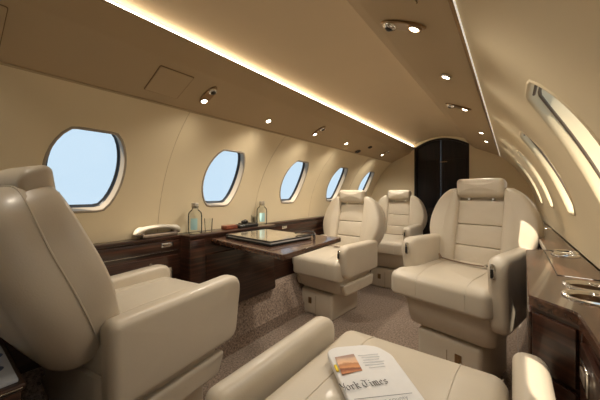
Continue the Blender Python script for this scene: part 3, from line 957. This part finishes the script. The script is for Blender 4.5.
tube(bm, [(0.097 - 0.12, 0.995 - 1.0, LEDGE + 0.0003), (wx - 0.12, 0.995 - 1.0, LEDGE + 0.0003)], 0.0012, 6)
tube(bm, [(0.097 - 0.12, 0.995 - 1.0, LEDGE + 0.0003), (0.099 - 0.12, 1.400 - 1.0, LEDGE + 0.0003)], 0.0012, 6)
obj('lid_seam', bm, M['dark'], t)
for hx, hy_, hr_ in holes:
    bm = bmesh.new()
    R = hr_
    lathe(bm, [(R + 0.008, 0.0), (R + 0.0075, 0.0025), (R + 0.003, 0.0045), (R - 0.001, 0.003), (R - 0.0035, -0.004), (R - 0.004, -0.045), (R - 0.010, -0.052), (0.0, -0.053)], (hx - 0.12, hy_ - 1.0, LEDGE), 36, cap0=False, cap1=False)
    well = obj('cup_well', bm, M['well'], t, sharp=45)
    bm = bmesh.new()
    lathe(bm, [(R + 0.0085, 0.0002), (R + 0.008, 0.003), (R + 0.003, 0.0052), (R - 0.001, 0.0036), (R - 0.0032, -0.002)], (hx - 0.12, hy_ - 1.0, LEDGE), 36, cap0=False, cap1=False)
    obj('rim', bm, M['chrome'], well, sharp=45)

# ------------------------------------------------------------------ fold-out table
TZ = 0.658
t = thing('folding_table', 'dark glossy wood fold-out table leaf extending from the left wall', 'table', (-1.02, 1.15, TZ))
def tl(x, y): return (x + 1.02, y - 1.15)
pl = [tl(-1.282, 0.925), tl(-0.711, 0.843), tl(-0.738, 1.372), tl(-1.282, 1.39)]
bm = bmesh.new()
ol = rounded_poly(pl, [0.005, 0.02, 0.02, 0.005], 5)
pad(bm, ol, 0.022, 0.005, 0, lambda a, b, c: (a, b, c - 0.022), nseg=3)
obj('table_leaf', bm, M['woodtop'], t, sharp=30)
bm = bmesh.new()
tube(bm, [(*tl(-1.0, 0.884 - 0.0), 0.0004), (*tl(-1.005, 1.383), 0.0004)], 0.0014, 6)
obj('fold_seam', bm, M['dark'], t)
bm = bmesh.new()
for yy in (1.0, 1.30):
    rbox(bm, (*tl(-1.20, yy), -0.040), (0.16, 0.018, 0.030), 0.004, 2)
obj('support_arm', bm, M['dark'], t)
bm = bmesh.new(); rbox(bm, (*tl(-1.07, 0.96), -0.028), (0.05, 0.03, 0.010), 0.003, 2)
obj('release_latch', bm, M['dark'], t)

# leather folder / magazine stack on table
t = thing('leather_folder', 'thin black-edged folder with glossy tan cover and white pages lying on the table', 'folder', (-1.03, 1.10, TZ + 0.0015), math.radians(-6))
bm = bmesh.new(); rbox(bm, (0, 0, 0.004), (0.36, 0.29, 0.008), 0.002, 2); obj('back_cover', bm, M['dark'], t)
bm = bmesh.new(); rbox(bm, (0.006, 0.0, 0.0115), (0.345, 0.278, 0.007), 0.0015, 2); obj('pages', bm, M['white'], t)
bm = bmesh.new(); rbox(bm, (0, 0, 0.0180), (0.36, 0.288, 0.006), 0.002, 2)
fc = obj('front_cover', bm, M['dark'], t)
bm = bmesh.new(); rbox(bm, (0.0, 0.0, 0.0213), (0.345, 0.272, 0.0012), 0.0004, 1); obj('cover_sheet', bm, M['folderlight'], fc)
# sunglasses / phone cluster on the table
t = thing('sunglasses', 'small pair of dark sunglasses on the table beside the folder', 'glasses', (-0.832, 1.235, TZ + 0.0005), math.radians(-50))
for s in (-1, 1):
    bm = bmesh.new()
    ol = rounded_poly([(s * 0.034 - 0.026, 0.002), (s * 0.034 + 0.026, 0.002), (s * 0.034 + 0.024, 0.036), (s * 0.034 - 0.024, 0.036)], 0.012, 5)
    pad(bm, ol, 0.004, 0.0015, 0.001, lambda a, b, c: (a, c, b), nseg=3)
    obj('lens', bm, M['dark'], t)
    bm = bmesh.new(); tube(bm, [(s * 0.060, 0.002, 0.030), (s * 0.062, -0.03, 0.032), (s * 0.060, -0.09, 0.026), (s * 0.056, -0.12, 0.006)], 0.0028, 8)
    obj('temple_arm', bm, M['dark'], t)
bm = bmesh.new(); tube(bm, [(-0.010, 0.003, 0.030), (0, 0.003, 0.034), (0.010, 0.003, 0.030)], 0.003, 8); obj('bridge', bm, M['bronze'], t)

# ------------------------------------------------------------------ things on the left ledge
# telephone handset in its cradle
t = thing('telephone', 'cream and taupe telephone handset resting on the side ledge under the first window', 'telephone', (-1.392, 0.70, LEDGE), 0)
bm = bmesh.new(); rbox(bm, (0, 0.005, 0.009), (0.052, 0.17, 0.018), 0.006, 3); obj('cradle', bm, M['phonegrey'], t)
bm = bmesh.new()
rings = []
N = 22
for i in range(N + 1):
    u = -1 + 2 * i / N
    y = u * 0.115
    zc = 0.030 + 0.020 * (1 - u * u)
    ends = max(0, abs(u) - 0.62) / 0.38
    w = 0.020 + 0.004 * ends; hgt = 0.011 + 0.008 * math.sin(ends * PI) ** 1
    taper = math.sqrt(max(0.02, 1 - (max(0, abs(u) - 0.85) / 0.15) ** 2))
    rings.append([(math.cos(a) * w * taper, y, zc + math.sin(a) * hgt * taper - 0.006 * ends) for a in [2 * PI * k_ / 14 for k_ in range(14)]])
loops(bm, rings); obj('handset', bm, M['phoneshell'], t, sharp=70)
bm = bmesh.new()
for u in (-1, 1): rbox(bm, (0, u * 0.088, 0.020), (0.034, 0.038, 0.016), 0.006, 3)
obj('handset_cups', bm, M['phonegrey'], t)

def bottle(label, x, y, s=1.0):
    t = thing('glass_bottle', label, 'bottle', (x, y, LEDGE + 0.0003))
    bm = bmesh.new()
    pr = [(0.030, 0.0), (0.035, 0.003), (0.036, 0.02), (0.036, 0.096), (0.033, 0.110), (0.024, 0.121), (0.0165, 0.127), (0.0155, 0.137), (0.0175, 0.139), (0.0175, 0.144), (0.015, 0.145)]
    lathe(bm, [(r * s, z * s) for r, z in pr], n=32, cap1=False); obj('glass', bm, M['bottleglass'], t, sharp=50)
    bm = bmesh.new(); lathe(bm, [(0.0145 * s, 0.132 * s), (0.0145 * s, 0.1445 * s), (0.018 * s, 0.145 * s), (0.018 * s, 0.160 * s), (0.015 * s, 0.162 * s)], n=24); obj('stopper', bm, M['cork'], t)
    bm = bmesh.new()
    rr = 0.0366 * s; rings = []
    for z in (0.022 * s, 0.082 * s):
        rings.append([(rr * math.cos(a), rr * math.sin(a), z) for a in [math.radians(-70 + 55 * k_ / 12) for k_ in range(13)]])
    loops(bm, rings, closed=False); obj('bottle_label', bm, M['label'], t)
    return t
bottle('taller pale glass bottle with aqua label on the table housing near the telephone', -1.350, 0.875)
bottle('pale glass bottle with aqua label behind the table folder, under third window', -1.365, 1.395, 0.98)
def glass_tumbler(label, x, y, s=1.0, group=None):
    t = thing('drinking_glass', label, 'glass', (x, y, LEDGE + 0.0003), 0, group)
    bm = bmesh.new()
    lathe(bm, [(0.001, 0.0), (0.020 * s, 0.0), (0.021 * s, 0.002), (0.0255 * s, 0.082 * s), (0.0240 * s, 0.082 * s), (0.0192 * s, 0.012 * s), (0.001, 0.010 * s)], n=28)
    obj('tumbler_wall', bm, M['tumbler'], t, sharp=40)
    return t
glass_tumbler('clear empty glass tumbler standing just forward of the first bottle', -1.345, 0.955, 0.9)
glass_tumbler('clear glass tumbler just aft of the second bottle', -1.360, 1.318, 0.85)
glass_tumbler('clear glass tumbler at the wall edge beside the second bottle', -1.392, 1.352, 0.7)
# wood box and dark phone
t = thing('wooden_box', 'small reddish-brown wooden box on ledge left of the black phone', 'box', (-1.350, 1.105, LEDGE + 0.0003), 0)
bm = bmesh.new(); rbox(bm, (0, 0, 0.009), (0.05, 0.085, 0.018), 0.003, 2); obj('box_body', bm, simple('reddish_box_wood', (0.22, 0.06, 0.03), 0.35, noise=0.4, nscale=60), t)
bm = bmesh.new(); rbox(bm, (0, 0, 0.0205), (0.051, 0.086, 0.004), 0.0015, 2); obj('box_lid', bm, simple('reddish_box_lid', (0.30, 0.10, 0.05), 0.3, noise=0.4, nscale=60), t)
t = thing('black_pouch', 'flat black leather pouch lying on the ledge behind the table', 'pouch', (-1.345, 1.232, LEDGE + 0.0003), 0)
bm = bmesh.new(); pad(bm, rounded_poly([(-0.035, -0.08), (0.035, -0.08), (0.035, 0.08), (-0.035, 0.08)], 0.012, 5), 0.020, 0.008, 0.004, nseg=4); obj('pouch_body', bm, M['dark'], t)
bm = bmesh.new(); pad(bm, rounded_poly([(-0.036, -0.035), (0.010, -0.035), (0.010, 0.035), (-0.036, 0.035)], 0.008, 4), 0.026, 0.003, nseg=3); obj('pouch_flap', bm, M['dark'], t)
t = thing('black_controller', 'small rounded black gadget on top of the black pouch', 'gadget', (-1.350, 1.225, LEDGE + 0.0275), 0.3)
bm = bmesh.new(); pad(bm, [(0.018 * math.cos(a), 0.030 * math.sin(a)) for a in [2 * PI * i / 24 for i in range(24)]], 0.014, 0.006, 0.003, nseg=4); obj('gadget_body', bm, M['dark'], t)
bm = bmesh.new(); lathe(bm, [(0.006, 0.012), (0.006, 0.019), (0.004, 0.020)], (0, 0.008, 0), 16); obj('dial', bm, M['phonegrey'], t)

# ------------------------------------------------------------------ newspaper
NZ = 0.5185
t = thing('newspaper', 'folded newspaper with an orange photograph on the foreground seat cushion', 'newspaper', (-0.345, 0.566, NZ), math.radians(45))
# local: +x along the reading direction, +y towards the top of the page, top left corner at the origin
W_, L_ = 0.147, 0.27
def droop(a, b): return 0.008 * math.exp(-((a) / 0.015) ** 2) * -0.6 + 0.004 * math.sin(a / W_ * PI)
def paper_layer(z0, th_, da, db, nm, corner=0.05):
    bm = bmesh.new()
    ol = [(0.0 + da, 0.0 + db), (0.02 + da, 0.014 + db), (0.100 + da, 0.016 + db), (W_ - 0.018 + da, 0.006 + db), (W_ + da, -0.03 + db), (W_ - 0.004 + da, -0.12 + db), (W_ - 0.012 + da, -L_ + db), (0.004 + da, -L_ + db), (0.002 + da, -0.14 + db)]
    dense = []
    ol = rounded_poly(ol, 0.012, 4)
    pad(bm, ol, th_, th_ * 0.45, 0.002, lambda a, b, c: (a, b, z0 + c + 0.0016 * math.sin(a * 30)), back_r=th_ * 0.45, nseg=4)
    return obj(nm, bm, M['paper'], t, sharp=60)
paper_layer(0.0, 0.006, 0.0, -0.002, 'inner_fold')
paper_layer(0.0045, 0.0075, 0.0, 0.0, 'front_page')
PT = 0.0165
# printed picture
bm = bmesh.new()
loops(bm, [[(0.010, -0.092, PT - 0.0006), (0.055, -0.086, PT - 0.0006), (0.057, -0.026, PT - 0.0006), (0.011, -0.033, PT - 0.0006)], [(0.010, -0.092, PT), (0.055, -0.086, PT), (0.057, -0.026, PT), (0.011, -0.033, PT)]])
obj('printed_photograph', bm, M['photo'], t, smooth=False)
bm = bmesh.new(); rbox(bm, (0.005, -0.068, PT - 0.0022), (0.006, 0.022, 0.003), 0.0008, 1); obj('yellow_mark', bm, M['yellow'], t)
# blackletter masthead drawn with a broad nib
G = {
 'Y': (0.75, [[(0.0, 1.5), (0.2, 1.62), (0.3, 1.0), (0.55, 0.65)], [(0.85, 1.6), (0.72, 1.2), (0.72, 0.5), (0.5, 0.05), (0.1, -0.25)]]),
 'o': (0.72, [[(.34, 1), (.08, .8), (.08, .2), (.32, 0), (.58, .2), (.58, .8), (.34, 1)]]),
 'r': (0.60, [[(0, .9), (.14, .85), (.14, .1), (.27, 0)], [(.14, .72), (.36, 1), (.52, .82)]]),
 'k': (0.74, [[(0, 1.55), (.14, 1.45), (.14, .1), (.25, 0)], [(.14, .55), (.42, 1.05), (.56, .85), (.3, .55), (.55, .12), (.7, .02)]]),
 ' ': (0.22, []),
 'T': (1.12, [[(-.05, 1.48), (.22, 1.60), (.65, 1.42), (1.12, 1.52)], [(.40, 1.35), (.08, .95), (.05, .40), (.38, .0), (.95, .25)], [(.62, 1.35), (.62, .28)]]),
 'i': (0.36, [[(0, .9), (.14, .85), (.14, .1), (.28, 0)], [(.08, 1.35), (.18, 1.25)]]),
 'm': (1.02, [[(0, .9), (.14, .85), (.14, .1), (.24, 0)], [(.14, .75), (.36, 1), (.46, .85), (.46, .1), (.56, 0)], [(.46, .75), (.68, 1), (.80, .85), (.80, .1), (.94, 0)]]),
 'e': (0.62, [[(.10, .5), (.5, .72), (.32, 1), (.08, .8), (.08, .2), (.32, 0), (.56, .2)]]),
 's': (0.58, [[(.5, .82), (.3, 1), (.08, .8), (.12, .6), (.46, .42), (.48, .2), (.25, 0), (.0, .16)]]),
}
def masthead(word, x, y, xh, rot, z, parent):
    bm = bmesh.new(); pen = x * 0; c_, s_ = math.cos(rot), math.sin(rot)
    nib = Vector((math.cos(math.radians(38)), math.sin(math.radians(38)))) * 0.085
    def P(u, v): u *= xh; v *= xh; return (x + u * c_ - v * s_, y + u * s_ + v * c_, z)
    off = 0; zz = 0
    for ch in word:
        w, strokes = G[ch]
        for st in strokes:
            for p, q in zip(st[:-1], st[1:]):
                p = Vector((p[0] + off, p[1])); q = Vector((q[0] + off, q[1]))
                d_ = (q - p).normalized() * 0.02; p = p - d_; q = q + d_
                vs = [bm.verts.new(P(*(k_))) for k_ in (p - nib, p + nib, q + nib, q - nib)]
                for v in vs: v.co.z += zz
                zz += 1e-6
                bm.faces.new(vs)
        off += w + 0.10
    o = obj('masthead_lettering', bm, M['ink'], parent, smooth=False)
    return o, off * xh
mh, wlen = masthead('Work Times'.replace('W', 'Y'), -0.0045, -0.140, 0.0126, math.radians(5), PT + 0.0002, t)
bm = bmesh.new()
for (xx, yy, ww) in ((0.066, -0.162, 0.11),):
    rbox(bm, (xx, yy, PT - 0.0003), (ww, 0.0005, 0.0008), 0, 1)
obj('printed_rule', bm, M['inkgrey'], t)
text_mesh('headline', 'A glorious county', 0.0125, (0.012, -0.180, PT + 0.0001), math.radians(3), M['inkgrey'], t, 1.05)
lines = bmesh.new()
for i in range(6):
    yy = -0.036 - i * 0.009
    rbox(lines, (0.088 + (i % 2) * 0.002, yy + 0.002, PT - 0.0003), (0.048 - (i % 3) * 0.006, 0.0011, 0.0006), 0, 1)
obj('printed_text_lines', lines, simple('faint_print', (0.62, 0.62, 0.64), 0.8), t)

# ------------------------------------------------------------------ light
w = bpy.data.worlds.new('sky'); SC.world = w; w.use_nodes = True
bg = w.node_tree.nodes['Background']
bg.inputs['Color'].default_value = (0.62, 0.81, 0.97, 1)
bg.inputs['Strength'].default_value = 1.0
sun = bpy.data.lights.new('sun', 'SUN'); sun.energy = 7; sun.color = (1.0, 0.88, 0.70); sun.angle = math.radians(0.6)
so = bpy.data.objects.new('sun', sun); COL.objects.link(so)
so.rotation_euler = Vector((-0.08, 0.60, -0.78)).to_track_quat('-Z', 'Y').to_euler()
for i, (p, d_, en) in enumerate(LIGHTS):
    l = bpy.data.lights.new('reading_lamp_beam', 'SPOT'); l.energy = en; l.color = (1.0, 0.91, 0.77)
    l.spot_size = math.radians(150); l.spot_blend = 0.9; l.shadow_soft_size = 0.02
    o = bpy.data.objects.new('reading_lamp_beam', l); COL.objects.link(o)
    o.location = p; o.rotation_euler = (Vector((-d_.x * 0.05, 0, -1))).to_track_quat('-Z', 'Y').to_euler()

# ------------------------------------------------------------------ camera
cam = bpy.data.cameras.new('camera'); co = bpy.data.objects.new('camera', cam); COL.objects.link(co)
cam.sensor_width = 36; cam.lens = 36 * 283 / 600; cam.clip_start = 0.02
co.location = (0, 0, EYE); co.rotation_euler = (PI / 2, 0, math.atan2(211, 283))
cam.shift_y = -7 / 600
SC.camera = co
SC.view_settings.view_transform = 'Standard'; SC.view_settings.look = 'None'
SC.view_settings.gamma = 1; SC.view_settings.use_curve_mapping = False
SC.view_settings.exposure = 0.0
